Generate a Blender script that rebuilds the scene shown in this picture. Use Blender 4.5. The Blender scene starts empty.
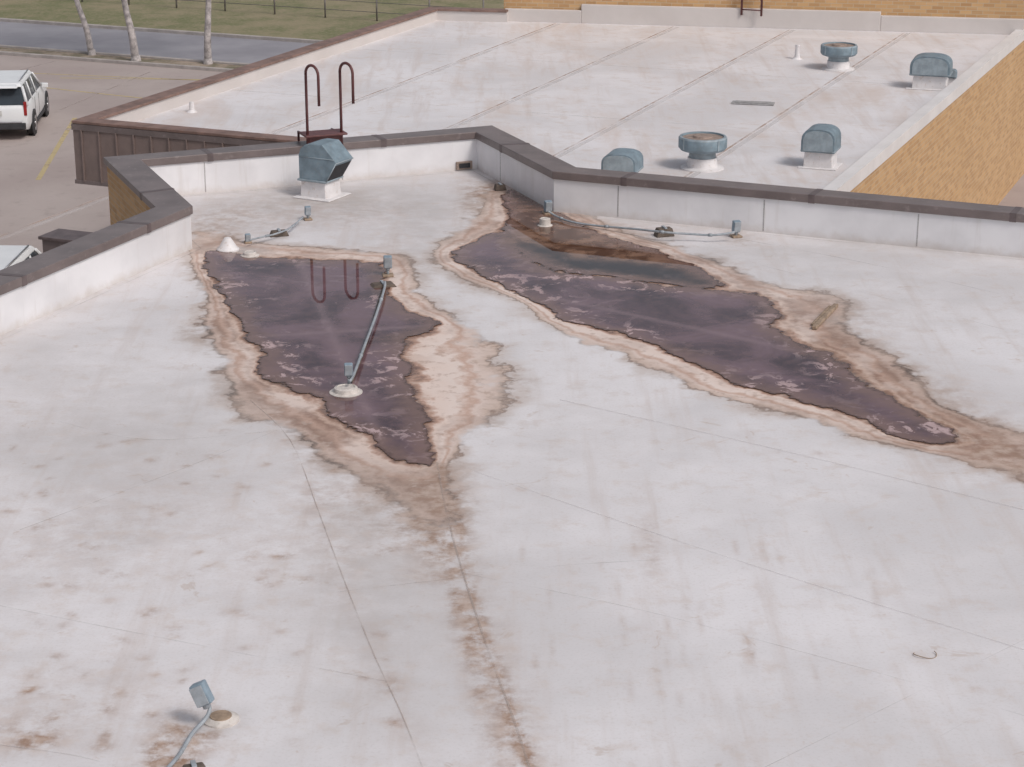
import bpy, bmesh, math, random
import numpy as np
from mathutils import Vector, Matrix
random.seed(7); rng=np.random.default_rng(5)
scene=bpy.context.scene
TH=math.radians(18.5); FP=2074.0; H=8.0
def P(u,v,z=0.0):
    dx=(u-512)/FP; dy=(383.5-v)/FP
    y=math.cos(TH)+dy*math.sin(TH); zz=-math.sin(TH)+dy*math.cos(TH)
    t=(z-H)/zz
    return Vector((dx*t,y*t,z))
d1=Vector((0.386,0.9225,0)).normalized(); d2=Vector((d1.y,-d1.x,0))
def W(c,m,z=0): 
    p=d2*c+d1*m; p.z=z; return p
ANG=math.degrees(math.atan2(d1.y,d1.x))

# ---------------- materials ----------------
class NT:
    def __init__(s,name):
        s.m=bpy.data.materials.new(name); s.m.use_nodes=True
        s.t=s.m.node_tree; s.b=s.t.nodes['Principled BSDF']; s.out=s.t.nodes['Material Output']
        s.co=s.t.nodes.new('ShaderNodeTexCoord').outputs['Object']
    def L(s,a,b): s.t.links.new(a,b)
    def setin(s,inp,val):
        if hasattr(val,'links') : s.L(val,inp)
        elif isinstance(val,(tuple,list)): inp.default_value=(*val,1) if len(val)==3 and inp.type=='RGBA' else val
        else: inp.default_value=val
    def noise(s,scale,detail=5,rough=.55,dist=0,co=None):
        n=s.t.nodes.new('ShaderNodeTexNoise'); n.inputs['Scale'].default_value=scale
        n.inputs['Detail'].default_value=min(detail,5.0); n.inputs['Roughness'].default_value=rough; n.inputs['Distortion'].default_value=dist
        s.L(co or s.co,n.inputs['Vector']); return n.outputs['Fac']
    def math(s,op,a,b=0.0,c=None,clamp=False):
        n=s.t.nodes.new('ShaderNodeMath'); n.operation=op; n.use_clamp=clamp
        s.setin(n.inputs[0],a); s.setin(n.inputs[1],b)
        if c is not None: s.setin(n.inputs[2],c)
        return n.outputs[0]
    def mr(s,x,a,b,c=0,d=1):
        n=s.t.nodes.new('ShaderNodeMapRange'); n.clamp=True; n.interpolation_type='SMOOTHSTEP'
        s.setin(n.inputs[0],x)
        for i,v in enumerate((a,b,c,d)): s.setin(n.inputs[i+1],v)
        return n.outputs[0]
    def ramp(s,x,stops):
        n=s.t.nodes.new('ShaderNodeValToRGB'); e=n.color_ramp.elements
        while len(e)<len(stops): e.new(.5)
        for i,(p,c) in enumerate(stops): e[i].position=p; e[i].color=(*c,1)
        s.setin(n.inputs[0],x); return n.outputs[0]
    def mix(s,f,a,b,mode='MIX'):
        n=s.t.nodes.new('ShaderNodeMix'); n.data_type='RGBA'; n.blend_type=mode
        s.setin(n.inputs[0],f); s.setin(n.inputs[6],a); s.setin(n.inputs[7],b); return n.outputs[2]
    def attr(s,name):
        n=s.t.nodes.new('ShaderNodeAttribute'); n.attribute_name=name; return n.outputs['Fac']
    def bump(s,h,st=.2,d=.02):
        n=s.t.nodes.new('ShaderNodeBump'); n.inputs['Strength'].default_value=st; n.inputs['Distance'].default_value=d
        s.L(h,n.inputs['Height']); s.L(n.outputs[0],s.b.inputs['Normal'])
    def mapping(s,scale,rot=(0,0,0),src=None):
        n=s.t.nodes.new('ShaderNodeMapping'); n.inputs['Scale'].default_value=scale; n.inputs['Rotation'].default_value=rot
        s.L(src or s.co,n.inputs['Vector']); return n.outputs[0]
    def fin(s,col,rough=.6,metal=0.0):
        s.setin(s.b.inputs['Base Color'],col); s.setin(s.b.inputs['Roughness'],rough); s.setin(s.b.inputs['Metallic'],metal); return s.m
def painted(name,col,rough=.5,var=.25,scale=6,metal=0.0,dirt=(.2,.15,.12),dirtamt=.35):
    n=NT(name); a=n.noise(scale,4,.6); b=n.noise(scale*5,3,.6)
    c=n.mix(n.mr(a,.3,.7),tuple(x*(1-var) for x in col),tuple(min(1,x*(1+var*.5)) for x in col))
    c=n.mix(n.math('MULTIPLY',n.mr(b,.55,.8),dirtamt),c,dirt)
    return n.fin(c,rough,metal)

WHITE1=(.770,.742,.755); WHITE2=(.655,.628,.635)
def edge_noise(n):
    n1=n.noise(1.7,5,.62); n2=n.noise(6,5,.65)
    return n.math('ADD',n.math('MULTIPLY',n.math('SUBTRACT',n1,.5),1.25),n.math('MULTIPLY',n.math('SUBTRACT',n2,.5),.42)),n1,n2
def roof_mat(name,aged=0.0,stained=True):
    n=NT(name)
    nb=n.noise(.33,5,.6,.4); ns=n.noise(3.0,5,.68); nf=n.noise(30,3,.6)
    base=n.mix(n.mr(nb,.35,.65),WHITE2,WHITE1)
    base=n.mix(n.math('MULTIPLY',n.mr(ns,.50,.70),.42+aged*.2),base,(.60,.51,.46))
    mp=n.mapping((2.2,.16,1),(0,0,-math.radians(ANG-90)))
    nk=n.noise(1.5,5,.62,0,mp)
    base=n.mix(n.math('MULTIPLY',n.mr(nk,.50,.74),.45+aged*.2),base,(.58,.50,.465))
    base=n.mix(n.math('MULTIPLY',n.mr(nf,.48,.75),.22),base,(.45,.40,.37))
    if not stained:
        mp=n.mapping((.9,.25,1),(0,0,-math.radians(ANG-90)))
        base=n.mix(n.math('MULTIPLY',n.mr(n.noise(.8,5,.65,.5,mp),.48,.72),.55),base,(.60,.49,.43))
        return n.fin(base,.6)
    e,n1,n2=edge_noise(n)
    nsp=n.noise(1.9,4,.75,.8)
    base=n.mix(n.math('MULTIPLY',n.mr(nsp,.63,.70),.42),base,(.50,.39,.32))
    t=n.math('SUBTRACT',2.0,n.attr('s'))
    tn=n.math('ADD',t,n.math('MULTIPLY',e,.75))
    x=n.math('DIVIDE',n.math('ADD',tn,.2),1.8,clamp=True)
    f=lambda v:(v+.2)/1.8
    cream=n.ramp(x,[(f(-.15),(.16,.09,.06)),(f(.02),(.22,.115,.075)),(f(.10),(.50,.32,.245)),(f(.18),(.74,.60,.53)),(f(.45),(.76,.64,.58)),(f(.62),(.56,.38,.30)),(f(.74),(.70,.57,.51)),(f(.93),(.58,.45,.38)),(f(1.0),(.27,.20,.165)),(f(1.05),(.60,.53,.50)),(f(1.5),(.71,.68,.68))])
    brown=n.ramp(x,[(f(-.15),(.10,.06,.045)),(f(.02),(.13,.07,.045)),(f(.10),(.29,.165,.115)),(f(.20),(.53,.37,.29)),(f(.33),(.28,.165,.12)),(f(.50),(.48,.32,.25)),(f(.66),(.29,.185,.14)),(f(.84),(.48,.35,.29)),(f(.95),(.11,.08,.065)),(f(1.03),(.44,.36,.32)),(f(1.5),(.71,.68,.68))])
    n3=n.noise(1.1,5,.65)
    bw=n.math('ADD',n.mr(n3,.38,.60,-.25,.55),n.attr('brown'),clamp=True)
    st=n.mix(bw,cream,brown)
    st=n.mix(n.mr(n2,.52,.66,0,.5),st,(.36,.23,.165))
    st=n.mix(n.mr(ns,.56,.72,0,.3),st,(.76,.69,.65))
    nfz=n.noise(.75,4,.6,.3)
    lo=n.mr(nfz,.33,.58,.68,1.10)
    col=n.mix(n.mr(tn,lo,n.math('ADD',lo,.34)),st,base)
    d=n.attr('dirt'); dn=n.math('MULTIPLY',d,n.mr(n.noise(3.6,5,.72),.36,.62,.12,1.3),clamp=True)
    col=n.mix(dn,col,n.mix(n.mr(n2,.35,.65),(.33,.21,.15),(.52,.40,.335)))
    g=n.attr('grey'); gn=n.math('MULTIPLY',g,n.mr(n.noise(2.2,5,.65),.3,.65,.3,1.0),clamp=True)
    col=n.mix(gn,col,(.44,.40,.38))
    n.bump(n.noise(1.2,2,.5),.3,.06)
    wet=n.mr(tn,.0,.12,.25,.62)
    return n.fin(col,wet)
M_roof=roof_mat('tpo_membrane'); M_roof2=roof_mat('tpo_membrane_aged',.35,False)
def face_mat():
    n=NT('parapet_membrane')
    sep=n.t.nodes.new('ShaderNodeSeparateXYZ'); n.L(n.co,sep.inputs[0])
    a=n.noise(.8,4,.6); b=n.noise(5,4,.65)
    c=n.mix(n.mr(a,.35,.65),(.69,.675,.69),(.79,.775,.79))
    zz=n.math('ADD',sep.outputs[2],n.math('MULTIPLY',b,.25))
    c=n.mix(n.mr(zz,.08,.28,.55,0),c,(.5,.43,.38))
    mp=n.mapping((6,6,.5)); c=n.mix(n.math('MULTIPLY',n.mr(n.noise(1.2,4,.6,0,mp),.55,.75),.35),c,(.58,.54,.52))
    n.bump(a,.3,.05)
    return n.fin(c,.55)
M_face=face_mat()
M_cap=painted('brown_metal_coping',(.175,.140,.135),.42,.2,1.5,dirt=(.36,.31,.30),dirtamt=.4)
M_capj=painted('coping_joint',(.13,.10,.10),.5)
M_fascia=painted('brown_metal_fascia',(.22,.165,.15),.5,.15,2)
M_rust=painted('rusty_coping',(.23,.145,.12),.6,.3,3,dirt=(.35,.16,.09))
M_blue=painted('bluegrey_paint',(.20,.265,.31),.55,.25,5,dirt=(.33,.29,.25),dirtamt=.5)
M_bluel=painted('bluegrey_paint_light',(.30,.36,.40),.55,.25,5,dirt=(.33,.28,.24),dirtamt=.5)
M_dark=painted('dark_interior',(.03,.03,.035),.8)
M_tan=painted('rusty_cap_inside',(.33,.25,.21),.7,.3,8)
M_curb=painted('curb_flashing',(.74,.71,.71),.6,.12,3,dirt=(.45,.33,.25),dirtamt=.6)
M_edge=painted('white_edge_metal',(.76,.73,.72),.5,.08,1,dirt=(.6,.52,.45),dirtamt=.4)
M_maroon=painted('maroon_paint',(.13,.045,.045),.5,.2,8,dirt=(.2,.1,.07))
M_pipe=painted('galvanised_conduit',(.33,.36,.39),.45,.2,10,dirt=(.3,.2,.15),dirtamt=.5)
M_jb=painted('junction_box_paint',(.24,.31,.37),.5,.2,12,dirt=(.3,.22,.17))
M_flange=painted('pipe_flashing',(.62,.57,.53),.7,.2,12,dirt=(.35,.25,.2),dirtamt=.7)
M_wood=painted('weathered_wood',(.34,.25,.18),.8,.3,12)
M_block_shadow=painted('dark_block_and_shadow',(.13,.10,.08),.8,.3,12)
M_hatch=painted('weathered_plate',(.34,.33,.33),.7,.2,8)
def brick_mat(name,c1,c2,mortar):
    n=NT(name); uv=n.t.nodes.new('ShaderNodeTexCoord').outputs['UV']
    b=n.t.nodes.new('ShaderNodeTexBrick'); n.L(uv,b.inputs['Vector'])
    b.inputs['Scale'].default_value=1; b.inputs['Brick Width'].default_value=.3; b.inputs['Row Height'].default_value=.1
    b.inputs['Mortar Size'].default_value=.009; b.inputs['Mortar Smooth'].default_value=.3; b.inputs['Bias'].default_value=-.1
    b.inputs['Color1'].default_value=(*c1,1); b.inputs['Color2'].default_value=(*c2,1); b.inputs['Mortar'].default_value=(*mortar,1)
    c=n.mix(n.mr(n.noise(.6,4,.6),.3,.7,0,.3),b.outputs['Color'],tuple(x*.8 for x in c1))
    mp=n.mapping((.6,9,1),src=uv)
    c=n.mix(n.mr(n.noise(1.5,3,.6,0,mp),.48,.75,0,.3),c,(.68,.52,.34))
    return n.fin(c,.8)
M_brick=brick_mat('buff_brick',(.60,.37,.18),(.44,.25,.115),(.52,.42,.30))
def seam_mat(name,c,lo,hi,amt=1.0,sc=3):
    n=NT(name); a=n.noise(sc,4,.65)
    tr=n.t.nodes.new('ShaderNodeBsdfTransparent'); mx=n.t.nodes.new('ShaderNodeMixShader')
    n.fin(c,.8); f=n.math('MULTIPLY',n.mr(a,lo,hi),amt)
    n.L(f,mx.inputs[0]); n.L(tr.outputs[0],mx.inputs[1]); n.L(n.b.outputs[0],mx.inputs[2]); n.L(mx.outputs[0],n.out.inputs[0]); return n.m
M_seam=seam_mat('seam_dirt',(.48,.41,.37),.3,.7,.55,1.2)
M_seamf=seam_mat('seam_faint',(.55,.50,.47),.38,.72,.35,.9)
M_seamr=seam_mat('seam_rusty',(.50,.36,.28),.3,.7,.65,1.2)
M_lap=seam_mat('seam_lap',(.64,.61,.60),.2,.6,.3,.8)
def water_mat():
    n=NT('puddle_water'); e,n1,n2=edge_noise(n)
    dw=n.attr('dw'); md=n.attr('mud'); dk=n.attr('dkband'); rg=n.attr('ridge')
    dn=n.math('ADD',dw,n.math('MULTIPLY',e,.5))
    nb=n.noise(.75,5,.6,.6); nh=n.noise(.55,3,.5); nv=n.noise(3.4,5,.7,.8)
    c=n.mix(n.mr(nb,.36,.62),(.045,.018,.022),(.165,.095,.11))
    c=n.mix(n.math('MULTIPLY',n.mr(n2,.45,.62),.35),c,(.15,.08,.075))
    c=n.mix(n.math('MULTIPLY',rg,.45),c,(.26,.17,.18))
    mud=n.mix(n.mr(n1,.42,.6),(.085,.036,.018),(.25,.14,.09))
    mud=n.mix(dk,mud,(.022,.009,.005))
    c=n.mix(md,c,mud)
    c=n.mix(n.mr(dn,-.42,-.02,0,.75),c,(.21,.12,.09))
    edge=n.mr(dn,-.75,-.08,0,1)
    patch=n.mr(nh,.44,.58,0,1)
    sc=n.math('MULTIPLY',n.mr(nv,.53,.60),n.math('MULTIPLY',n.math('ADD',n.math('MULTIPLY',edge,.85),.10),n.math('ADD',n.math('MULTIPLY',patch,.85),.15)))
    sc=n.math('MULTIPLY',sc,n.math('SUBTRACT',1.0,n.math('MULTIPLY',md,.85)),clamp=True)
    c=n.mix(sc,c,(.52,.38,.38))
    c=n.mix(n.mr(dn,-.08,.0,0,.9),c,(.10,.05,.035))
    n.fin(c,n.mr(sc,.1,.7,.0,.4)); n.b.inputs['IOR'].default_value=1.40
    n.bump(n.noise(5,2,.5),.05,.003)
    tr=n.t.nodes.new('ShaderNodeBsdfTransparent'); mx=n.t.nodes.new('ShaderNodeMixShader')
    n.L(n.mr(dn,-.015,.01,1,0),mx.inputs[0]); n.L(tr.outputs[0],mx.inputs[1]); n.L(n.b.outputs[0],mx.inputs[2]); n.L(mx.outputs[0],n.out.inputs[0]); return n.m
M_water=water_mat()
def ground_mats():
    n=NT('parking_concrete'); a=n.noise(.25,5,.6); b=n.noise(2,5,.65)
    c=n.mix(n.mr(a,.35,.65),(.38,.315,.295),(.45,.385,.36)); c=n.mix(n.mr(b,.5,.75,0,.5),c,(.28,.23,.21)); pk=n.fin(c,.85)
    n=NT('road_asphalt'); a=n.noise(.4,5,.6); c=n.mix(n.mr(a,.3,.7),(.25,.24,.265),(.32,.31,.335)); rd=n.fin(c,.85)
    n=NT('dry_grass'); a=n.noise(.5,5,.7); b=n.noise(6,5,.7)
    c=n.mix(n.mr(a,.35,.65),(.15,.16,.07),(.27,.23,.14)); c=n.mix(n.mr(b,.45,.7,0,.6),c,(.34,.27,.19)); n.bump(b,.6,.05); gr=n.fin(c,.95)
    n=NT('leaf_litter'); a=n.noise(1.5,5,.7); c=n.mix(n.mr(a,.35,.65),(.16,.14,.09),(.38,.30,.24)); ll=n.fin(c,.95)
    return pk,rd,gr,ll
M_park,M_road,M_grass,M_litter=ground_mats()
M_kerb=painted('kerb_concrete',(.42,.38,.36),.85,.2,2)
M_yel=seam_mat('yellow_line_paint',(.62,.50,.27),.25,.5,.75,2)
M_whl=seam_mat('white_line_paint',(.6,.58,.55),.3,.6,.6,2)
M_bark=painted('bark',(.46,.42,.41),.9,.5,5,dirt=(.14,.12,.11),dirtamt=.7)
M_leaf=painted('leaves',(.10,.11,.04),.8,.4,3)
M_car=painted('white_car_paint',(.78,.79,.80),.25,.04,2,dirtamt=.05)
M_glass=painted('tinted_glass',(.035,.045,.055),.12,.1,3,dirtamt=.0)
M_tyre=painted('tyre',(.03,.03,.03),.8); M_red=painted('tail_lamp',(.35,.02,.02),.3); M_chrome=painted('alloy',(.5,.5,.52),.3,.1,5,.8)
M_trim=painted('black_trim',(.04,.04,.045),.6); M_plate=painted('plate',(.6,.6,.58),.5)
M_metal=painted('fence_steel',(.22,.2,.19),.6)

# ---------------- mesh helpers ----------------
def link(o,parent=None):
    scene.collection.objects.link(o)
    if parent: o.parent=parent
    return o
def empty(name,loc=(0,0,0),rz=0):
    o=bpy.data.objects.new(name,None); o.empty_display_size=.3; link(o); o.location=loc; o.rotation_euler=(0,0,rz); return o
def mesh(name,vs,fs,mat,parent=None,smooth=False,bevel=0,uvs=None):
    me=bpy.data.meshes.new(name); me.from_pydata([tuple(v) for v in vs],[],fs)
    me.materials.append(mat)
    if smooth:
        for p in me.polygons: p.use_smooth=True
    if uvs:
        l=me.uv_layers.new(name='UV'); k=0
        for u in uvs: l.data[k].uv=u; k+=1
    me.update(); o=bpy.data.objects.new(name,me); link(o,parent)
    if bevel:
        b=o.modifiers.new('b','BEVEL'); b.width=bevel; b.segments=2; b.limit_method='ANGLE'
    return o
def box(name,size,loc,mat,parent=None,rot=(0,0,0),bevel=.01,top=None):
    sx,sy,sz=[s/2 for s in size]; tx,ty=(top or (1,1))
    vs=[(-sx,-sy,-sz),(sx,-sy,-sz),(sx,sy,-sz),(-sx,sy,-sz),(-sx*tx,-sy*ty,sz),(sx*tx,-sy*ty,sz),(sx*tx,sy*ty,sz),(-sx*tx,sy*ty,sz)]
    fs=[(0,3,2,1),(4,5,6,7),(0,1,5,4),(1,2,6,5),(2,3,7,6),(3,0,4,7)]
    o=mesh(name,vs,fs,mat,parent,bevel=bevel); o.location=loc; o.rotation_euler=rot; return o
def lathe(name,prof,loc,mat,parent=None,n=32,smooth=True,mats=None):
    vs=[];fs=[];mi=[]
    for r,z in prof:
        for i in range(n): a=2*math.pi*i/n; vs.append((r*math.cos(a),r*math.sin(a),z))
    for k in range(len(prof)-1):
        for i in range(n):
            j=(i+1)%n; fs.append((k*n+i,k*n+j,(k+1)*n+j,(k+1)*n+i)); mi.append(k)
    fs.append(tuple((len(prof)-1)*n+i for i in range(n)));mi.append(len(prof)-1)
    o=mesh(name,vs,fs,mat,parent,smooth); o.location=loc
    if mats:
        for m in mats[0]: o.data.materials.append(m)
        for p,k in zip(o.data.polygons,mi): p.material_index=mats[1].get(k,0)
    if smooth:
        e=o.modifiers.new('e','EDGE_SPLIT'); e.split_angle=math.radians(35)
    return o
def tube(name,pts,r,mat,parent=None,n=10,r2=None):
    pts=[Vector(p) for p in pts]; vs=[];fs=[]; up=Vector((0,0,1)); N=len(pts); last=None
    for i,p in enumerate(pts):
        t=(pts[min(i+1,N-1)]-pts[max(i-1,0)]).normalized()
        if last is None:
            a=t.cross(up if abs(t.z)<.9 else Vector((1,0,0))).normalized()
        else: a=(last-t*last.dot(t)).normalized()
        last=a; b=t.cross(a); rr=r if r2 is None else r+(r2-r)*i/(N-1)
        for k in range(n):
            q=2*math.pi*k/n; vs.append(p+a*rr*math.cos(q)+b*rr*math.sin(q))
    for i in range(N-1):
        for k in range(n):
            j=(k+1)%n; fs.append((i*n+k,i*n+j,(i+1)*n+j,(i+1)*n+k))
    fs.append(tuple(range(n))[::-1]); fs.append(tuple((N-1)*n+k for k in range(n)))
    return mesh(name,vs,fs,mat,parent,True)
def smooth_path(pts,k=6,closed=False):
    pts=[Vector(p) for p in pts]; out=[]; N=len(pts)
    for i in range(N if closed else N-1):
        g=(lambda j: pts[j%N]) if closed else (lambda j: pts[max(0,min(N-1,j))])
        p0,p1,p2,p3=g(i-1),g(i),g(i+1),g(i+2)
        for s in range(k):
            t=s/k; out.append(.5*((2*p1)+(p2-p0)*t+(2*p0-5*p1+4*p2-p3)*t*t+(3*p1-p0-3*p2+p3)*t**3))
    if not closed: out.append(pts[-1])
    return out
def offset_path(path,o):
    res=[]
    for i,p in enumerate(path):
        ns=[]
        if i>0: t=(path[i]-path[i-1]).normalized(); ns.append(Vector((-t.y,t.x,0)))
        if i<len(path)-1: t=(path[i+1]-path[i]).normalized(); ns.append(Vector((-t.y,t.x,0)))
        if len(ns)==1: res.append(p+ns[0]*o)
        else:
            b=(ns[0]+ns[1]).normalized(); res.append(p+b*(o/b.dot(ns[0])))
    return res
def strip(name,path,o0,o1,z0,z1,mat,parent=None,bevel=0,z1b=None):
    path=[Vector((p[0],p[1],0)) for p in path]
    a=offset_path(path,o0); b=offset_path(path,o1); z1b=z1 if z1b is None else z1b
    vs=[];cum=[0]
    for i in range(1,len(path)): cum.append(cum[-1]+(path[i]-path[i-1]).length)
    for p,q in zip(a,b): vs+= [(p.x,p.y,z0),(p.x,p.y,z1),(q.x,q.y,z1b),(q.x,q.y,z0)]
    fs=[];uv=[]
    zs=[z0,z1,z1b,z0]
    for i in range(len(path)-1):
        for k in range(4):
            j=(k+1)%4
            fs.append((i*4+k,i*4+4+k,i*4+4+j,i*4+j))
            va,vb=zs[k],zs[j]
            if k==1: va,vb=0,.3
            uv+=[(cum[i],va),(cum[i+1],va),(cum[i+1],vb),(cum[i],vb)]
    fs.append((0,1,2,3)); uv+=[(0,z0),(0,z1),(.3,z1),(.3,z0)]
    m=(len(path)-1)*4; fs.append((m+3,m+2,m+1,m)); uv+=[(.3,z0),(.3,z1),(0,z1),(0,z0)]
    return mesh(name,vs,fs,mat,parent,bevel=bevel,uvs=uv)
def ribbon(name,path,w,z,mat,parent=None):
    path=[Vector((p[0],p[1],0)) for p in path]
    a=offset_path(path,w/2); b=offset_path(path,-w/2); vs=[];fs=[]
    for p,q in zip(a,b): vs+=[(p.x,p.y,z),(q.x,q.y,z)]
    for i in range(len(path)-1): fs.append((2*i,2*i+1,2*i+3,2*i+2))
    return mesh(name,vs,fs,mat,parent)
def poly(name,pts,z,mat,parent=None):
    return mesh(name,[(p[0],p[1],z) for p in pts],[tuple(range(len(pts)))],mat,parent)

# ---------------- numeric fields ----------------
def sdf(poly_pts,X,Y):
    pts=np.array([(p[0],p[1]) for p in poly_pts]); d=np.full(X.shape,1e9); ins=np.zeros(X.shape,bool)
    for i in range(len(pts)):
        ax,ay=pts[i-1]; bx,by=pts[i]; ex,ey=bx-ax,by-ay; L=ex*ex+ey*ey+1e-12
        t=np.clip(((X-ax)*ex+(Y-ay)*ey)/L,0,1); d=np.minimum(d,(X-ax-t*ex)**2+(Y-ay-t*ey)**2)
        if ay!=by:
            c=((ay>Y)!=(by>Y))&(X<(bx-ax)*(Y-ay)/(by-ay)+ax); ins^=c
    return np.where(ins,-1,1)*np.sqrt(d)
def pathd(pts,X,Y):
    d=np.full(X.shape,1e9)
    for a,b in zip(pts[:-1],pts[1:]):
        ex,ey=b[0]-a[0],b[1]-a[1]; L=ex*ex+ey*ey+1e-12
        t=np.clip(((X-a[0])*ex+(Y-a[1])*ey)/L,0,1); d=np.minimum(d,(X-a[0]-t*ex)**2+(Y-a[1]-t*ey)**2)
    return np.sqrt(d)
def pix(l,z=0): return [P(u,v,z) for u,v in l]
LW=smooth_path(pix([(206,256),(222,252),(260,257),(310,260),(360,262),(383,264),(388,285),(396,305),(415,315),(440,322),(428,333),(402,342),(408,370),(418,405),(430,438),(435,464),(405,462),(384,457),(366,438),(336,418),(322,402),(290,388),(264,376),(262,350),(240,326),(228,300),(212,280)]),5,True)
LS=smooth_path(pix([(188,236),(215,232),(250,242),(310,248),(385,252),(412,268),(418,292),(452,316),(488,342),(510,382),(492,418),(458,446),(446,480),(455,525),(425,535),(402,508),(345,468),(290,430),(240,410),(226,370),(203,330),(208,300),(192,262)]),5,True)
RW=smooth_path(pix([(452,254),(470,243),(500,233),(512,240),(530,262),(560,274),(610,277),(660,285),(710,290),(765,298),(778,315),(770,322),(800,345),(836,358),(862,384),(900,404),(945,426),(952,440),(928,444),(885,430),(830,408),(760,390),(715,376),(672,352),(630,338),(570,322),(540,305),(500,285),(468,268)]),5,True)
RM=smooth_path(pix([(500,240),(508,215),(503,195),(518,190),(545,205),(585,225),(620,240),(665,254),(712,276),(716,288),(660,284),(600,276),(550,268),(520,252)]),5,True)
RS=smooth_path(pix([(434,252),(452,234),(480,212),(490,188),(510,180),(535,186),(575,206),(610,228),(670,246),(730,268),(785,288),(842,300),(850,330),(880,350),(910,372),(935,398),(975,420),(1024,436),(1100,470),(1060,490),(1000,470),(950,458),(890,444),(800,418),(720,396),(650,366),(590,342),(545,322),(515,298),(470,282),(442,266)]),5,True)

SC=1.017
roofB=Vector((-4.74,29.8,0))*SC; b1=Vector((math.cos(math.radians(112.3)),math.sin(math.radians(112.3)),0)); b2=Vector((b1.y,-b1.x,0))
roofC=roofB+b1*3.5; roofD=roofC+b2*5.98; roofE=roofD-b1*3.4
roofA=roofB-d1*38; roofF=roofE+d2*24; roofG=roofF-d1*42.2
inner=[roofA,roofB,roofC,roofD,roofE,roofF]
rp=[roofA,roofB,roofC,roofD,roofE,roofF,roofG]

xs=np.concatenate([np.arange(-21,-9,1.),np.arange(-9,9.5,.05),np.arange(9.5,25,1.)])
ys=np.concatenate([np.arange(-18,13,1.),np.arange(13,37.,.05)])
X,Y=np.meshgrid(xs,ys); 
sR=sdf(rp,X,Y); 
BIG=np.full(X.shape,3.0)
sub=(X>-9.2)&(X<9.6)&(Y>12.9)
def S(p): 
    r=BIG.copy(); r[sub]=sdf(p,X[sub],Y[sub]); return r
dLW,dLS,dRW,dRM,dRS=S(LW),S(LS),S(RW),S(RM),S(RS)
dR=np.minimum(dRW,dRM)
def band(dw,ds):
    return np.where(dw<0,dw,np.where(ds<0,dw/(dw-ds+1e-6),1+np.maximum(ds,0)))
t=np.minimum(band(dLW,dLS),band(dR,dRS)); s_attr=2-np.clip(t,-1,2)
def G(u,v,rx,ry,amp,rot=0):
    p=P(u,v); c,s=math.cos(rot),math.sin(rot); dx=X-p.x; dy=Y-p.y
    return amp*np.exp(-(((c*dx+s*dy)/rx)**2+((-s*dx+c*dy)/ry)**2))
crease=smooth_path(pix([(437,462),(446,510),(462,570),(488,650),(512,715),(532,775)]),4)
crease2=smooth_path(pix([(250,400),(290,440),(318,510),(342,575),(374,655),(402,715),(425,775)]),4)
dirt=np.zeros(X.shape); dc=BIG.copy(); dc[sub]=pathd(crease,X[sub],Y[sub]); dirt+=.75*np.exp(-(dc/.07)**2)+.28*np.exp(-(dc/.26)**2)
dc=BIG.copy(); dc[sub]=pathd(crease2,X[sub],Y[sub]); dirt+=.16*np.exp(-(dc/.2)**2)
for a in [(442,535,.2,.7,.8),(458,600,.10,.6,.7),(470,640,.10,.5,.65),(440,505,.3,1.0,.65),(400,530,.45,.8,.4),(370,490,.6,.8,.4),(430,576,.45,.2,.3),(480,690,.12,.5,.5),(500,740,.14,.5,.4),(392,684,.12,.25,.35),
          (650,545,.12,1.1,.35),(180,745,.22,.5,.8),(165,760,.2,.5,.7),(40,742,.18,.15,.65),(20,735,.3,.3,.4),(105,738,.06,.2,.6),(215,735,.1,.1,.4),
          (205,232,.6,1.4,.4),(250,212,.9,1.4,.3),(350,212,1.2,1.,.33),(475,198,.35,1.5,.6),(495,190,.3,.6,.6),(330,198,.5,.4,.35),(400,240,.6,1,.2),
          (845,385,.5,1.5,.35),(985,440,.6,1.0,.45),(1010,460,.5,.7,.45),(600,240,.6,1.,.4),(640,232,1.0,.5,.35),(740,238,.3,.4,.5),(860,320,.6,1.2,.3),(940,395,.5,1,.3),
          (60,560,1.2,1.2,.16),(150,500,1.0,1.4,.16),(280,560,.6,1.5,.16),(60,700,1.0,.8,.2),(30,420,1,1.5,.12)]:
    dirt+=G(*a)
for i in range(150):
    u=random.choice([random.gauss(150,110),random.uniform(0,420),random.uniform(0,420),random.uniform(450,1000)]); v=random.uniform(430,750)
    dirt+=G(u,v,random.uniform(.025,.075),random.uniform(.04,.12),random.uniform(.25,.65)*(1 if u<430 else .5),random.uniform(0,3))
for i in range(34):
    u=random.uniform(520,900); v=random.uniform(540,710)
    dirt+=G(u,v,.018,random.uniform(.15,.5),random.uniform(.2,.45),-.05)
dirt=np.clip(dirt,0,.9)
grey=np.zeros(X.shape)
for a in [(290,205,1.6,1.6,.45),(400,200,1.5,1.5,.4),(430,235,.4,2,.3),(90,440,1.5,2.,.25),(420,600,.9,2.5,.3),(350,560,.5,3,.3),(60,360,1.5,1.5,.25),(700,270,3,1.,.2),(900,300,2.5,1.5,.25),(820,250,3,.6,.3),(560,420,1,3,.2),(200,420,1.2,2,.2)]:
    grey+=G(*a)
dA=BIG.copy(); dA[sub]=pathd([roofA,roofB,roofC,roofD,roofE,roofF],X[sub],Y[sub]); grey+=.45*np.exp(-(dA/.22)**2)
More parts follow.
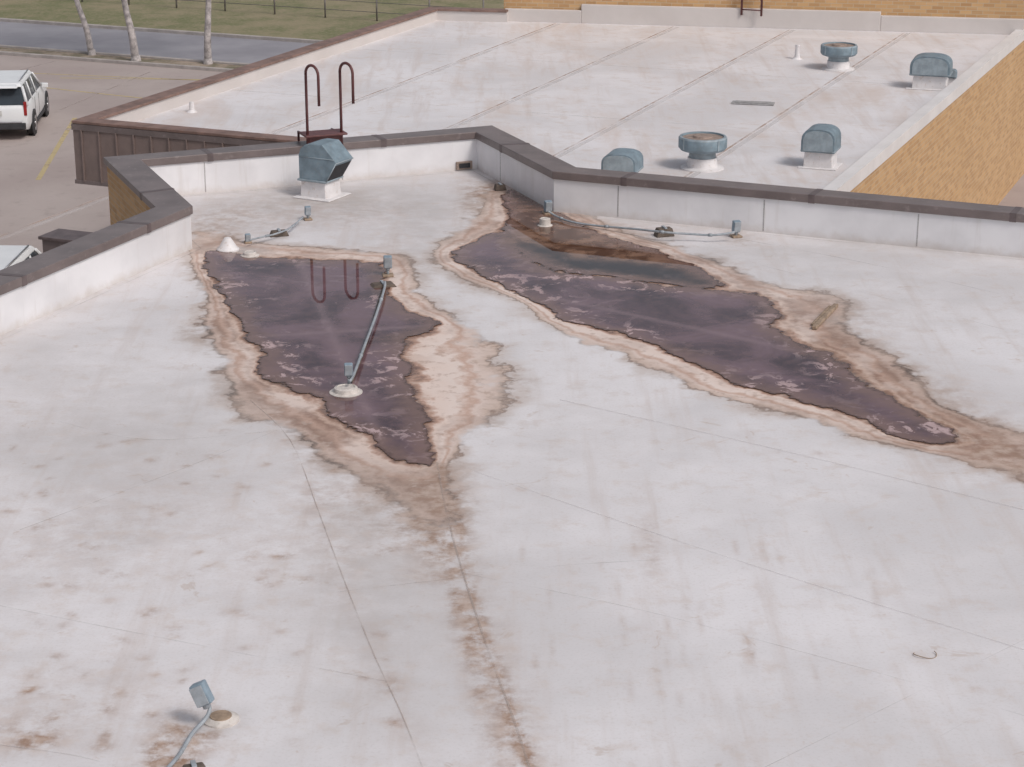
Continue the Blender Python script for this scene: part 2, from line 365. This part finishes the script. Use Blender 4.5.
# greyer membrane round the equipment bases
for u,v,r in [(322,196,.55),(308,220,.18),(388,276,.2),(346,393,.3),(548,214,.2),(736,237,.2),(664,236,.25),(279,236,.22),(250,250,.3),(228,250,.3),(221,720,.24),(206,727,.12),(825,318,.2)]:
    grey+=G(u,v,r,r,.6)
grey=np.clip(grey,0,.8)
brown=np.zeros(X.shape)
for a in [(215,300,.5,3,.5),(235,380,.7,1.6,.5),(300,430,.8,1.2,.5),(380,480,.7,1.,.6),(440,520,.4,1.2,.7),(560,215,1.0,2.,.6),(700,260,1.0,1.,.5),(850,340,1.0,2,.6),(930,400,.7,1.5,.6),(990,440,.8,1.2,.6),(455,375,.5,1.6,-.7),(560,330,1.2,2.0,-.5),(700,385,1.5,1.2,-.4)]:
    brown+=G(*a)
ny,nx=X.shape
keep=sR<.2
fk=keep[:-1,:-1]&keep[1:,:-1]&keep[:-1,1:]&keep[1:,1:]
def gridmesh(name,fk,z,mat,parent,attrs):
    jj,ii=np.nonzero(fk); q=np.stack([jj*nx+ii,jj*nx+ii+1,(jj+1)*nx+ii+1,(jj+1)*nx+ii],1)
    used,inv=np.unique(q.ravel(),return_inverse=True)
    co=np.stack([X.ravel()[used],Y.ravel()[used],np.full(len(used),z)],1)
    me=bpy.data.meshes.new(name); me.vertices.add(len(used)); me.vertices.foreach_set('co',co.ravel())
    me.loops.add(len(inv)); me.loops.foreach_set('vertex_index',inv.astype(np.int32))
    me.polygons.add(len(q)); me.polygons.foreach_set('loop_start',np.arange(0,4*len(q),4,dtype=np.int32))
    try: me.polygons.foreach_set('loop_total',np.full(len(q),4,dtype=np.int32))
    except Exception: pass
    me.update(calc_edges=True); me.validate()
    for k,a in attrs.items():
        at=me.attributes.new(k,'FLOAT','POINT'); at.data.foreach_set('value',a.ravel()[used].astype(np.float32))
    me.materials.append(mat); o=bpy.data.objects.new(name,me); link(o,parent); return o

# ---------------- near building ----------------
NB=empty('flat_roof_building')
gridmesh('roof_membrane',fk,0.0,M_roof,NB,dict(s=s_attr,dirt=dirt,grey=grey,brown=brown))
HP=.54
strip('parapet_wall',inner,0,.36,-.05,HP,M_face,NB)
strip('brick_outer_wall',inner,.362,.44,-5,HP,M_brick,NB)
strip('metal_coping',inner,-.035,.485,HP+.002,HP+.13,M_cap,NB,bevel=.012,z1b=HP+.11)
strip('rear_wall',[roofF,roofG,roofA],0,.36,-5,.6,M_brick,NB)
for a,b in zip(inner[:-1],inner[1:]):
    L=(b-a).length; tt=(b-a).normalized(); k=int(L//3.05)
    for i in range(k+1):
        q=(b if a is roofA else a)+(-tt if a is roofA else tt)*(1.2+i*3.05)
        if (q-a).dot(tt)<.3 or (b-q).dot(tt)<.3: continue
        strip('coping_joint',[q-tt*.05,q+tt*.05],-.038,.488,HP-.002,HP+.133,M_capj,NB,z1b=HP+.113)
for a,b in zip(inner[1:-1],inner[2:]):
    tt=(b-a).normalized(); L=(b-a).length; q=1.1
    while q<L-.4:
        p=a+tt*q; strip('membrane_lap',[p-tt*.010,p+tt*.010],-.004,.0,.02,HP-.02,M_lap,NB); q+=2.4
off=offset_path(inner,-.12)
ribbon('base_lap',off,.02,.004,M_seamf,NB)
ribbon('roof_seam',crease,.022,.004,M_seam,NB); ribbon('roof_seam',crease2,.014,.004,M_seam,NB)
for l,w,m in [([(60,422),(150,440),(285,430)],.02,M_seamf),([(0,606),(120,630),(300,665),(388,682)],.018,M_seamf),([(340,592),(440,580),(560,566),(660,560)],.016,M_seamf),
            ([(0,745),(80,757),(140,775)],.016,M_seamf),
            ([(470,575),(640,610),(860,668),(1024,716)],.014,M_seamf),([(760,770),(1024,640)],.010,M_seamf),([(880,770),(1024,690)],.010,M_seamf),
            ([(20,530),(180,470),(290,425)],.014,M_seamf),([(560,400),(800,455),(1024,510)],.03,M_lap),([(470,470),(720,555),(1024,650)],.02,M_lap),([(700,232),(860,262),(1024,300)],.015,M_seamf),([(760,265),(1024,335)],.01,M_seamf)]:
    ribbon('roof_seam',smooth_path(pix(l),6),w,.004,m,NB)

# puddles
ridge=np.zeros(X.shape)
for l in ([(240,338),(330,333),(430,326)],[(560,300),(700,330),(800,352)],[(300,262),(330,330),(380,440)]):
    dc=BIG.copy(); dc[sub]=pathd(pix(l),X[sub],Y[sub]); ridge=np.maximum(ridge,np.exp(-(dc/.07)**2))
dkband=np.zeros(X.shape); dc=BIG.copy(); dc[sub]=pathd(pix([(522,250),(560,264),(620,268),(670,276),(705,284)]),X[sub],Y[sub]); dkband=np.exp(-(dc/.38)**4)  # dark band mixed into the mud colour along this line
def pud(name,dw,mud):
    f=np.zeros(X.shape,bool); f[sub]=(dw[sub]<.5); k=f[:-1,:-1]&f[1:,1:]&(sR[:-1,:-1]<-.02)&(sR[1:,1:]<-.02)
    gridmesh(name,k,.009,M_water,None,dict(dw=dw,mud=mud,dkband=dkband,ridge=ridge))
pud('rain_puddle',dLW,np.zeros(X.shape))
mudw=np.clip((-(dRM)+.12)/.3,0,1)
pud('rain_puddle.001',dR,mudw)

# ---------------- rooftop equipment, near ----------------
def extr(name,prof,w,mat,parent,bevel=.008,open_idx=None,dark=None):
    n=len(prof); vs=[(x,-w/2,z) for x,z in prof]+[(x,w/2,z) for x,z in prof]
    fs=[tuple(range(n)),tuple(range(n,2*n))[::-1]]+[(i,(i+1)%n,(i+1)%n+n,i+n)[::-1] for i in range(n)]
    o=mesh(name,vs,fs,mat,parent,bevel=bevel)
    if dark is not None:
        o.data.materials.append(dark)
        for i in open_idx: o.data.polygons[2+i].material_index=1
    bm=bmesh.new(); bm.from_mesh(o.data); bmesh.ops.recalc_face_normals(bm,faces=bm.faces); bm.to_mesh(o.data); bm.free()
    return o
p=P(322,196); e=empty('gooseneck_roof_vent',p,math.radians(-28))
box('curb',(.50,.48,.28),(-.02,0,.14),M_curb,e,top=(.94,.94))
box('curb_flange',(.72,.70,.02),(0,0,.012),M_curb,e)
prof=[(-.27,.29),(-.27,.72),(-.23,.83),(-.14,.90),(-.02,.93),(.20,.93),(.46,.66),(.44,.60),(.24,.29)]
o=extr('hood',prof,.52,M_blue,e,.012,open_idx=[len(prof)-2],dark=M_dark)
box('hood_band',(.56,.56,.035),(-.02,0,.305),M_bluel,e)
tube('hood_rim',[(.46,-.265,.64),(.46,.265,.64)],.012,M_bluel,e); tube('hood_rim',[(.25,-.265,.295),(.46,-.265,.64)],.010,M_bluel,e)
tube('hood_seam',[(-.26,-.264,.70),(.42,-.264,.70)],.006,M_bluel,e)
along=b2; inw=-b1
base=P(326,135,.85)
e=empty('roof_access_ladder',base); RB=.08
for k in (-.30,.30):
    o0=along*k
    pts=[o0+b1*RB+Vector((0,0,-.2)),o0+b1*RB+Vector((0,0,1.05))]
    R=.16
    for a in np.linspace(0,math.pi,12): pts.append(o0+b1*RB+inw*(R-R*math.cos(a))+along*(.06*(1-math.cos(a)))+Vector((0,0,1.05+R*math.sin(a))))
    end=pts[-1]; pts.append(end+Vector((0,0,-.5)))
    tube('rail',pts,.024,M_maroon,e,12)
    tube('lower_rail',[o0+b1*(RB+.02)+Vector((0,0,-.03)),o0+b1*.62+Vector((0,0,-.03)),o0+b1*.62+Vector((0,0,-1.6))],.022,M_maroon,e,10)
for i in range(5): tube('rung',[along*-.30+b1*.62+Vector((0,0,-1.5+i*.3)),along*.30+b1*.62+Vector((0,0,-1.5+i*.3))],.013,M_maroon,e,8)
box('step_plate',(.74,.42,.035),(b1*.16)+Vector((0,0,.0)),M_maroon,e,rot=(0,0,math.radians(22.3)))
box('step_bracket',(.56,.16,.13),(b1*.14)+Vector((0,0,-.09)),M_maroon,e,rot=(0,0,math.radians(22.3)))

def jbox(u,v,h=.3,s=1.0,tilt=.15,rz=.3,flange=False,name='conduit_junction_box'):
    p=P(u,v); e=empty(name,p,rz)
    tube('post',[(0,0,0),(0,0,h)],.02*s,M_pipe,e)
    box('housing',(.12*s,.09*s,.18*s),(0,0,h+.09*s),M_jb,e,rot=(tilt,0,0),bevel=.012)
    box('cover',(.105*s,.012,.16*s),(0,-.053*s,h+.09*s),M_pipe,e,rot=(tilt,0,0),bevel=.004)
    tube('hub',[(0,0,h-.03),(0,0,h+.01)],.03*s,M_pipe,e)
    box('foot',(.16*s,.16*s,.03),(0,0,.015),M_wood if not flange else M_flange,e)
    return e
def conduit(pts,r=.014,name='electrical_conduit',mat=None):
    q=smooth_path([P(u,v,z) for u,v,z in pts],5); e=empty(name,q[0]); 
    tube('pipe',[a-q[0] for a in q],r,mat or M_pipe,e,8); 
    for i in range(7,len(q)-3,9):
        dd=(q[i+1]-q[i-1]).normalized()*.03; tube('coupling',[q[i]-q[0]-dd,q[i]-q[0]+dd],r*1.5,mat or M_pipe,e,8)
    return e
def block(u,v,s=(.3,.12,.09),rz=0.3):
    e=empty('pipe_support_block',P(u,v),rz); box('block',s,(0,0,s[2]/2),M_block_shadow,e,top=(.75,.9)); box('strap',(.04,s[1]*1.02,.02),(0,0,s[2]+.01),M_pipe,e,bevel=.002); return e
jbox(308,220,.08,.8); jbox(388,276,.12,1.0,rz=.1); jbox(548,214,.04,1.0); jbox(736,237,.08,1.0)
jbox(248,243,.02,.7)
conduit([(250,240,.12),(262,237,.1),(275,234,.1),(290,228,.1),(303,217,.12)])
block(279,236); block(664,236,(.3,.16,.13)); block(500,190,(.2,.14,.1))
conduit([(548,211,.12),(556,216,.06),(572,222,.05),(600,226,.05),(635,229,.10),(662,232,.15),(690,234,.12),(715,235,.12),(735,232,.16)],.017)
conduit([(385,282,.05),(384,290,.09),(375,318,.09),(363,350,.09),(354,374,.12),(350,381,.16)],.018)
conduit([(382,290,.03),(379,300,.03),(366,345,.03),(352,382,.04)],.012,mat=M_block_shadow)  # no pipe: dark tube below the conduit above, drawn as its shadow
block(383,286,(.36,.22,.04))
def flange(u,v,r,mat=M_flange,name='pipe_flashing',h=.04):
    e=empty(name,P(u,v)); lathe('base',[(r,0),(r,.015),(r*.75,.025),(r*.7,h),(r*.55,h+.01),(r*.5,h)],(0,0,0),mat,e,28); return e
flange(346,393,.20,h=.07); jbox(349,388,.16,.85,rz=.1)
flange(545,226,.12,h=.12); flange(250,256,.14,h=.06)
e=empty('pipe_boot',P(228,250)); lathe('cone',[(.17,0),(.17,.02),(.13,.06),(.07,.16),(.05,.19),(.02,.20)],(0,0,0),M_curb,e,28)
e=flange(221,720,.15,h=.03); lathe('cap',[(.09,.03),(.09,.045),(.02,.05)],(0,0,0),M_wood,e)
pf=P(206,727); e=empty('conduit_junction_box',pf,-.2)
box('housing',(.13,.10,.19),(-.02,0,.30),M_jb,e,rot=(-.15,-.45,.1),bevel=.014); box('cover',(.11,.012,.165),(-.025,-.056,.30),M_pipe,e,rot=(-.15,-.45,.1),bevel=.004)
tube('hub',[(0.02,0,.18),(.0,0,.23)],.035,M_pipe,e)
tube('pipe',smooth_path([(-.10,-1.3,.03),(-.06,-.9,.03),(-.03,-.55,.03),(-.03,-.25,.06),(.03,-.08,.12),(.04,0,.17),(.01,0,.22)],5),.017,M_pipe,e)
block(194,771,(.2,.10,.05))
a,b=P(814,330),P(836,307); e=empty('timber_sleeper',(a+b)/2,math.atan2(b.y-a.y,b.x-a.x)); box('plank',((b-a).length,.07,.05),(0,0,.027),M_wood,e); box('batten',((b-a).length*.8,.04,.03),(0.05,.07,.018),M_wood,e)
e=empty('wire_loop',P(925,655)); tube('wire',[(.1*math.cos(x),.08*math.sin(x),.01+.01*math.sin(2*x)) for x in np.linspace(2.6,6.8,16)],.004,M_wood,e,6)
q=roofD-b2*.25-b1*.02; e=empty('roof_scupper',q,math.radians(22.3)); box('frame',(.3,.05,.14),(0,0,.09),M_tan,e); box('opening',(.2,.02,.08),(0,-.03,.09),M_dark,e,bevel=0)

# ---------------- far building ----------------
FB=empty('flat_roof_building.001'); ZR=-.8; ZC=-.5; CL=-24.8; CR=-8.85; MF=35.7; MBL=53.3; MBR=56.9
def mb(c): return MBL+(MBR-MBL)*(c-CL)/(CR-CL)
froof=[W(CL+.1,MF+.1),W(-17.6,MF+.1),W(-17.6,29),W(CR,26.5),W(CR,MBR+.1),W(CL+.1,MBL+.1)]
poly('roof_membrane',froof,ZR,M_roof2,FB)
lp=[W(-17.6,MF),W(CL,MF),W(CL,MBL),W(-22.6,mb(-22.6))]
tt=(lp[1]-lp[0]).normalized(); nl=Vector((-tt.y,tt.x,0)); sgn=1 if nl.dot(-d1)>0 else -1
def st2(name,o0,o1,z0,z1,m,**k):
    a,b=sorted((sgn*o0,sgn*o1)); return strip(name,lp,a,b,z0,z1,m,FB,**k)
st2('roof_curb',-.32,-.02,ZR-.02,ZC-.03,M_face)
st2('metal_coping',-.36,.03,ZC-.028,ZC+.03,M_rust,bevel=.01)
st2('metal_fascia',-.018,.012,-1.78,ZC-.03,M_fascia)
st2('fascia_trim_top',.013,.035,ZC-.16,ZC-.04,M_cap); st2('fascia_trim_bottom',.013,.035,-1.80,-1.72,M_cap)
i=0
while i*.42<7: 
    box('fascia_rib',(.03,.035,1.1),W(CL+.2+i*.42,MF-.028,-1.2),M_fascia,FB,rot=(0,0,math.radians(ANG-90)),bevel=.004); i+=1
poly('soffit',[W(CL,MF),W(-17.6,MF),W(-17.6,MF+.9),W(CL+.9,MF+.9),W(CL+.9,MBL),W(CL,MBL)],-1.77,M_curb,FB)
strip('brick_wall',[W(-17.6,MF+.6),W(CL+.62,MF+.6),W(CL+.62,MBL-.2),W(-9,MBR-.3)],-.1,.1,-5,-1.775,M_brick,FB)
strip('edge_curb',[W(CR,26.5),W(CR,MBR)],.02,.24,ZR-.02,ZR+.14,M_edge,FB,bevel=.02)
strip('edge_drip_metal',[W(CR,26.5),W(CR,MBR)],-.05,.018,ZR-.1,ZR+.16,M_edge,FB)
strip('brick_wall',[W(CR,26.5),W(CR,MBR-.002)],0,.016,-5.2,ZR-.1,M_brick,FB)
for c in (-21.2,-18.0,-14.9,-11.9):
    ribbon('roof_seam',[W(c,28+0.0),W(c,mb(c)-.3)],.05,ZR+.004,M_seamr,FB)
    ribbon('roof_lap',[W(c+.12,28),W(c+.12,mb(c)-.3)],.12,ZR+.003,M_lap,FB)
for m_ in (41.5,47.8): ribbon('roof_seam',[W(-24.4,m_),W(-9.2,m_+.4)],.04,ZR+.006,M_seamf,FB)
BB=empty('brick_building')
def m2(c): return mb(c)+.02
cl=-22.75; cr=CR
wl=[W(cl,m2(cl)+8.5),W(cl,m2(cl)),W(cr,m2(cr)),W(cr,m2(cr)+6)]
strip('brick_wall',wl,.001,.3,-5,3.6,M_brick,BB)
poly('roof',wl,3.4,M_roof2,BB)
strip('metal_coping',wl,-.08,.35,3.602,3.7,M_cap,BB)
def fl(c0,c1,h): strip('base_flashing',[W(c0,m2(c0)),W(c1,m2(c1))],-.14,-.004,ZR-.01,ZR+h,M_face,BB,bevel=.02)
fl(-22.7,-20.6,.35); fl(-20.6,-12.6,.52); fl(-12.6,-8.9,.42)
q=W(-15.95,m2(-15.95)-.25,0); e=empty('wall_ladder',(q.x,q.y,0),math.radians(ANG-90))
for x in (-.28,.28): tube('rail',[(x,0,-.45),(x,0,4.4)],.032,M_maroon,e,8)
for i in range(15): tube('rung',[(-.28,0,-.3+i*.3),(.28,0,-.3+i*.3)],.018,M_maroon,e,8)
for z in (.3,2.2):
    for x in (-.28,.28): tube('bracket',[(x,0,z),(x,.22,z)],.015,M_maroon,e,6)

def mushroom(u,v,s=1.0):
    e=empty('mushroom_roof_vent',P(u,v,ZR))
    lathe('curb',[(.42*s,0),(.42*s,.02),(.3*s,.05),(.28*s,.22*s)],(0,0,0),M_curb,e)
    lathe('stem',[(.26*s,.2*s),(.26*s,.36*s)],(0,0,0),M_bluel,e)
    lathe('cap',[(.30*s,.33*s),(.43*s,.37*s),(.47*s,.42*s),(.47*s,.60*s),(.45*s,.63*s),(.41*s,.63*s),(.40*s,.60*s),(.2*s,.61*s),(.18*s,.64*s)],(0,0,0),M_blue,e,40,mats=([M_tan,M_bluel],{6:1,7:1,8:1,4:2,3:2}))
    for a in range(4): box('strap',(.03,.012,.2*s),(.475*s*math.cos(a*1.57+.6),.475*s*math.sin(a*1.57+.6),.51*s),M_bluel,e,rot=(0,0,a*1.57+.6+1.57),bevel=0)
mushroom(702,168,1.0); mushroom(838,69,.95)
def hood(u,v,w=.62,h=.62,curb=.3,rz=.0,dp=.62):
    e=empty('hooded_roof_vent',P(u,v,ZR),rz)
    box('curb',(w*.86,dp*.8,curb),(0,0,curb/2),M_curb,e,top=(.94,.94)); box('flange',(w*1.15,dp*1.1,.02),(0,0,.012),M_curb,e)
    r=w/2; k=.55
    pr=[(-r,curb)]+[(-r*math.copysign(abs(math.cos(a))**.7,math.cos(a)),curb+h*(1-k)+h*k*abs(math.sin(a))**.8) for a in np.linspace(0,math.pi,13)]+[(r,curb)]
    extr('hood_shell',pr,dp,M_blue,e,.01)
    pr2=[(x*.88,curb+.03+(z-curb)*.86) for x,z in pr]; q=extr('hood_face',pr2,.02,M_bluel,e,.004); q.location=(0,-dp/2-.012,0)
    box('band',(w*1.02,dp*1.02,.03),(0,0,curb+.03),M_bluel,e)
hood(820,166,.66,.46,.32,-.35); hood(622,186,.66,.36,.30,-.3); hood(930,88,.92,.46,.32,-.3,.6)
hood(952,84,.2,.2,.15,-.3,.2)
e=empty('vent_pipe',P(797,59,ZR)); lathe('pipe',[(.14,0),(.07,.05),(.05,.3),(.06,.31),(.06,.36),(.02,.37)],(0,0,0),M_curb,e,16)
e=empty('vent_pipe',P(192,112,ZR)); lathe('pipe',[(.12,0),(.06,.05),(.05,.22),(.02,.23)],(0,0,0),M_curb,e,16)
e=empty('roof_hatch_plate',P(753,104,ZR),math.radians(-12)); box('plate',(.95,.30,.03),(0,0,.02),M_hatch,e); box('raised_lid',(.80,.2,.015),(0,0,.043),M_hatch,e)

# entrance canopy
CN=empty('entrance_canopy',(0,0,0))
c0=P(60,232,-1.6); n0=c0-d1*.3; n1=n0+d2*1.0
strip('canopy_fascia',[n0,n1],-.28,.28,-2.0,-1.6,M_cap,CN,bevel=.01)
strip('canopy_cap',[n0-d2*.05,n1+d2*.05],-.33,.33,-1.598,-1.54,M_capj,CN,bevel=.01)
for q in (n0+d2*.15,n1-d2*.15): tube('post',[(q.x,q.y,-5),(q.x,q.y,-2.0)],.07,M_fascia,CN,12)

# ---------------- ground ----------------
ZG=-5.0
poly('ground',[(-900,-600),(900,-600),(900,1500),(-900,1500)],ZG-.008,M_grass)
poly('parking_lot',[W(-75,64.3),W(-75,-30),W(60,-30),W(60,64.3)][::-1],ZG,M_park)
poly('road',[W(-300,65.7),W(300,65.7),W(300,71.2),W(-300,71.2)],ZG-.004,M_road)
poly('leaf_litter',[W(-75,64.45),W(60,64.45),W(60,65.5),W(-75,65.5)],ZG+.05,M_litter)
for a,b in ((64.3,64.45),(65.5,65.68),(71.2,71.38)): strip('kerb',[W(-75,a),W(60,a)],0,b-a,ZG-.05,ZG+.12,M_kerb,None,bevel=.02)
def line(p,q,w,m): ribbon('parking_line',[p,q],w,ZG+.004,m)
line(P(38,180,ZG),P(75,118,ZG),.15,M_yel)
for k in range(1,6):
    o_=Vector((-3.0*k,0.6*k,0)); line(P(38,180,ZG)+o_,P(75,118,ZG)+o_,.12,M_whl)
for l in ([(10,84),(150,99)],[(0,72),(240,82)],[(60,78),(230,80)]): line(P(*l[0],ZG),P(*l[1],ZG),.12,M_yel)
for l in ([(60,110),(150,72)],[(20,70),(60,60)]): ribbon('pavement_joint',pix(l,ZG),.08,ZG+.006,M_seam)

FN=empty('post_and_rail_fence',(0,0,0)); k=-60
while k<6:
    tube('post',[W(k,77.3,ZG),W(k,77.3,ZG+1.3)],.04,M_metal,FN,6); k+=2.4
for z in (.35,.75,1.2): tube('rail',[W(-60,77.3,ZG+z),W(6,77.3,ZG+z)],.014,M_metal,FN,6)
def leafmass(name,centers,r,n,mat,parent=None,size=.12):
    vs=[];fs=[]
    for c in centers:
        for i in range(n):
            v=Vector(rng.normal(0,1,3)); v=v.normalized()*r*(rng.random()**.4); v.z*=.75; q=Vector(c)+v
            a=Vector(rng.normal(0,1,3)).normalized()*size; b=a.cross(Vector(rng.normal(0,1,3))).normalized()*size*.6
            k=len(vs); vs+=[q-a,q+b,q+a,q-b]; fs.append((k,k+1,k+2,k+3))
    return mesh(name,vs,fs,mat,parent)
leafmass('hedge',[W(-30+i*.7,75.0+random.uniform(-.5,.5),ZG+.9) for i in range(13)],1.1,200,M_leaf,None)
def tree(u,v,lean,r=.17,hgt=8.5):
    b=P(u,v,ZG); e=empty('bare_tree',b); rr=random.Random(u)
    pts=[Vector((0,0,-.1)),Vector((lean*.2,0,1)),Vector((lean*.7,.1,2.2)),Vector((lean*.9,.1,3.6)),Vector((lean*.9+.2,.1,5.2)),Vector((lean+.1,0,hgt))]
    sp=smooth_path(pts,4); tube('trunk',sp,r,M_bark,e,12,r2=.03); tube('root_flare',[(0,0,-.1),(0,0,.25)],r*1.5,M_bark,e,12,r2=r)
    tips=[]
    for i in range(9):
        z0=sp[10+i%9]; a=rr.uniform(0,6.28); L=rr.uniform(1.3,2.6); dv=Vector((math.cos(a),math.sin(a),rr.uniform(.5,1.1)))
        l=[z0,z0+dv*L*.4,z0+dv*L*.8+Vector((0,0,.3)),z0+dv*L+Vector((0,0,.8))]; tube('limb',smooth_path(l,3),.06,M_bark,e,7,r2=.012); tips+= [l[2],l[3]]
        for j in range(3):
            s0=l[1+j%2]; a2=a+rr.uniform(-1,1); d_=Vector((math.cos(a2),math.sin(a2),rr.uniform(.4,1))); t_=s0+d_*rr.uniform(.6,1.2); tube('twig',[s0,s0+d_*.4,t_],.02,M_bark,e,5,r2=.006); tips.append(t_)
    leafmass('foliage',tips,.5,26,M_leaf,e,.06)
tree(92,56,-.7,.13); tree(136,62,-.45,.16); tree(208,65,.15,.15)

# ---------------- cars ----------------
def car(loc,heading,name='parked_car'):
    e=empty(name,loc,heading-math.pi/2)
    stn=[(-2.45,.45,.95,.80),(-2.40,.34,1.05,.90),(-2.1,.28,1.10,.96),(-1.0,.26,1.10,.98),(.4,.26,1.08,.98),(1.0,.26,1.06,.98),(1.9,.28,1.0,.95),(2.3,.34,.90,.88),(2.45,.45,.78,.76)]
    vs=[];fs=[];n=8
    for y,zb,zt,w in stn:
        vs+=[(-w*.92,y,zb),(-w,y,zb+.2),(-w,y,zt-.18),(-w*.93,y,zt),(w*.93,y,zt),(w,y,zt-.18),(w,y,zb+.2),(w*.92,y,zb)]
    for i in range(len(stn)-1):
        for k in range(n): j=(k+1)%n; fs.append((i*n+k,i*n+j,(i+1)*n+j,(i+1)*n+k))
    fs.append(tuple(range(n))[::-1]); fs.append(tuple((len(stn)-1)*n+k for k in range(n)))
    mesh('body',vs,fs,M_car,e,True,bevel=.02).modifiers.new('e','EDGE_SPLIT').split_angle=math.radians(28)
    def fr(y0,y1,y2,y3,z0,z1,w0,w1,nm,mat,bev=.03):
        v=[(-w0,y0,z0),(w0,y0,z0),(w0,y3,z0),(-w0,y3,z0),(-w1,y1,z1),(w1,y1,z1),(w1,y2,z1),(-w1,y2,z1)]
        return mesh(nm,v,[(0,3,2,1),(4,5,6,7),(0,1,5,4),(1,2,6,5),(2,3,7,6),(3,0,4,7)],mat,e,bevel=bev)
    fr(-2.32,-2.02,.25,1.05,1.06,1.60,.90,.74,'greenhouse_glass',M_glass)
    fr(-2.14,-2.0,.28,.40,1.585,1.69,.755,.68,'roof_panel',M_car,.03)
    def pil(a,b,w=.05): 
        a,b=Vector(a),Vector(b)
        for s in (-1,1): tube('pillar',[(s*a.x,a.y,a.z),(s*b.x,b.y,b.z)],w,M_car,e,6)
    pil((.91,-2.30,1.05),(.755,-2.04,1.60),.05); pil((.92,-1.25,1.05),(.765,-1.2,1.60),.03); pil((.92,-.25,1.05),(.765,-.25,1.6),.025); pil((.91,1.0,1.05),(.755,.27,1.6),.04)
    fr(-2.42,-2.3,-1.95,-1.9,1.60,1.66,.66,.6,'spoiler',M_car,.01)
    for s in (-1,1):
        box('tail_lamp',(.09,.06,.42),(s*.86,-2.42,.98),M_red,e,bevel=.01); box('mirror',(.2,.12,.15),(s*1.06,.75,1.12),M_car,e,bevel=.03)
        tube('roof_rail',[(s*.66,-1.8,1.73),(s*.66,.1,1.73)],.02,M_chrome,e,6)
        for y in (-1.5,1.5):
            w=lathe('tyre',[(.2,-.12),(.34,-.12),(.37,-.08),(.37,.08),(.34,.12),(.2,.12)],(s*.88,y,.37),M_tyre,e,28); w.rotation_euler=(0,math.pi/2,0)
            w=lathe('wheel',[(.24,-.125),(.23,-.13),(.06,-.10),(.05,-.13),(.01,-.13)] ,(s*.885,y,.37),M_chrome,e,20); w.rotation_euler=(0,math.pi/2*(1 if s<0 else -1),0)
            lathe('arch',[(.43,-.02),(.43,.02),(.40,.02)],(s*.975,y,.37),M_trim,e,28).rotation_euler=(0,math.pi/2*s,0)
        box('sill',(.05,2.6,.12),(s*.95,0,.30),M_trim,e); box('door_line',(.008,.015,.7),(s*.982,-.25,.72),M_trim,e,bevel=0); box('door_line',(.008,.015,.7),(s*.982,-1.1,.75),M_trim,e,bevel=0)
        box('head_lamp',(.3,.08,.14),(s*.62,2.40,.76),M_glass,e)
    box('rear_bumper',(1.7,.1,.2),(0,-2.45,.45),M_trim,e,bevel=.03); box('bumper_chrome',(1.5,.04,.04),(0,-2.5,.58),M_chrome,e)
    box('number_plate',(.32,.02,.16),(0,-2.47,.85),M_plate,e,bevel=.003); box('grille',(1.0,.05,.25),(0,2.45,.62),M_trim,e)
    return e
c=P(-8,141,ZG); car((c.x,c.y+2.4,ZG),math.radians(95))
car((-11.0,42.9,ZG),math.radians(88),'parked_car.001')

# ---------------- light, world, camera ----------------
el,az=math.radians(48),math.radians(135)
w=bpy.data.worlds.new('World'); scene.world=w; w.use_nodes=True; nt=w.node_tree
bg=nt.nodes['Background']; sk=nt.nodes.new('ShaderNodeTexSky'); sk.sky_type='NISHITA'; sk.sun_disc=False
sk.sun_elevation=el; sk.sun_rotation=az; sk.dust_density=3; sk.air_density=1.0; sk.ozone_density=1
hs=nt.nodes.new('ShaderNodeHueSaturation'); hs.inputs['Saturation'].default_value=.42
nt.links.new(sk.outputs[0],hs.inputs['Color']); nt.links.new(hs.outputs[0],bg.inputs[0]); bg.inputs[1].default_value=.11
sd=bpy.data.lights.new('sun','SUN'); sd.energy=1.5; sd.angle=math.radians(15); sd.color=(1,.94,.89)
so=bpy.data.objects.new('sun',sd); link(so)
dirv=Vector((math.sin(az)*math.cos(el),math.cos(az)*math.cos(el),math.sin(el))); so.rotation_euler=(-dirv).to_track_quat('-Z','Y').to_euler(); so.location=(20,-20,40)
cd=bpy.data.cameras.new('camera'); cd.sensor_width=36; cd.lens=36*FP/1024; cd.clip_end=4000; cd.clip_start=.1
co=bpy.data.objects.new('camera',cd); link(co); co.location=(0,0,H); co.rotation_euler=(math.pi/2-TH,0,0); scene.camera=co
scene.view_settings.view_transform='Standard'; scene.view_settings.look='None'; scene.view_settings.exposure=0
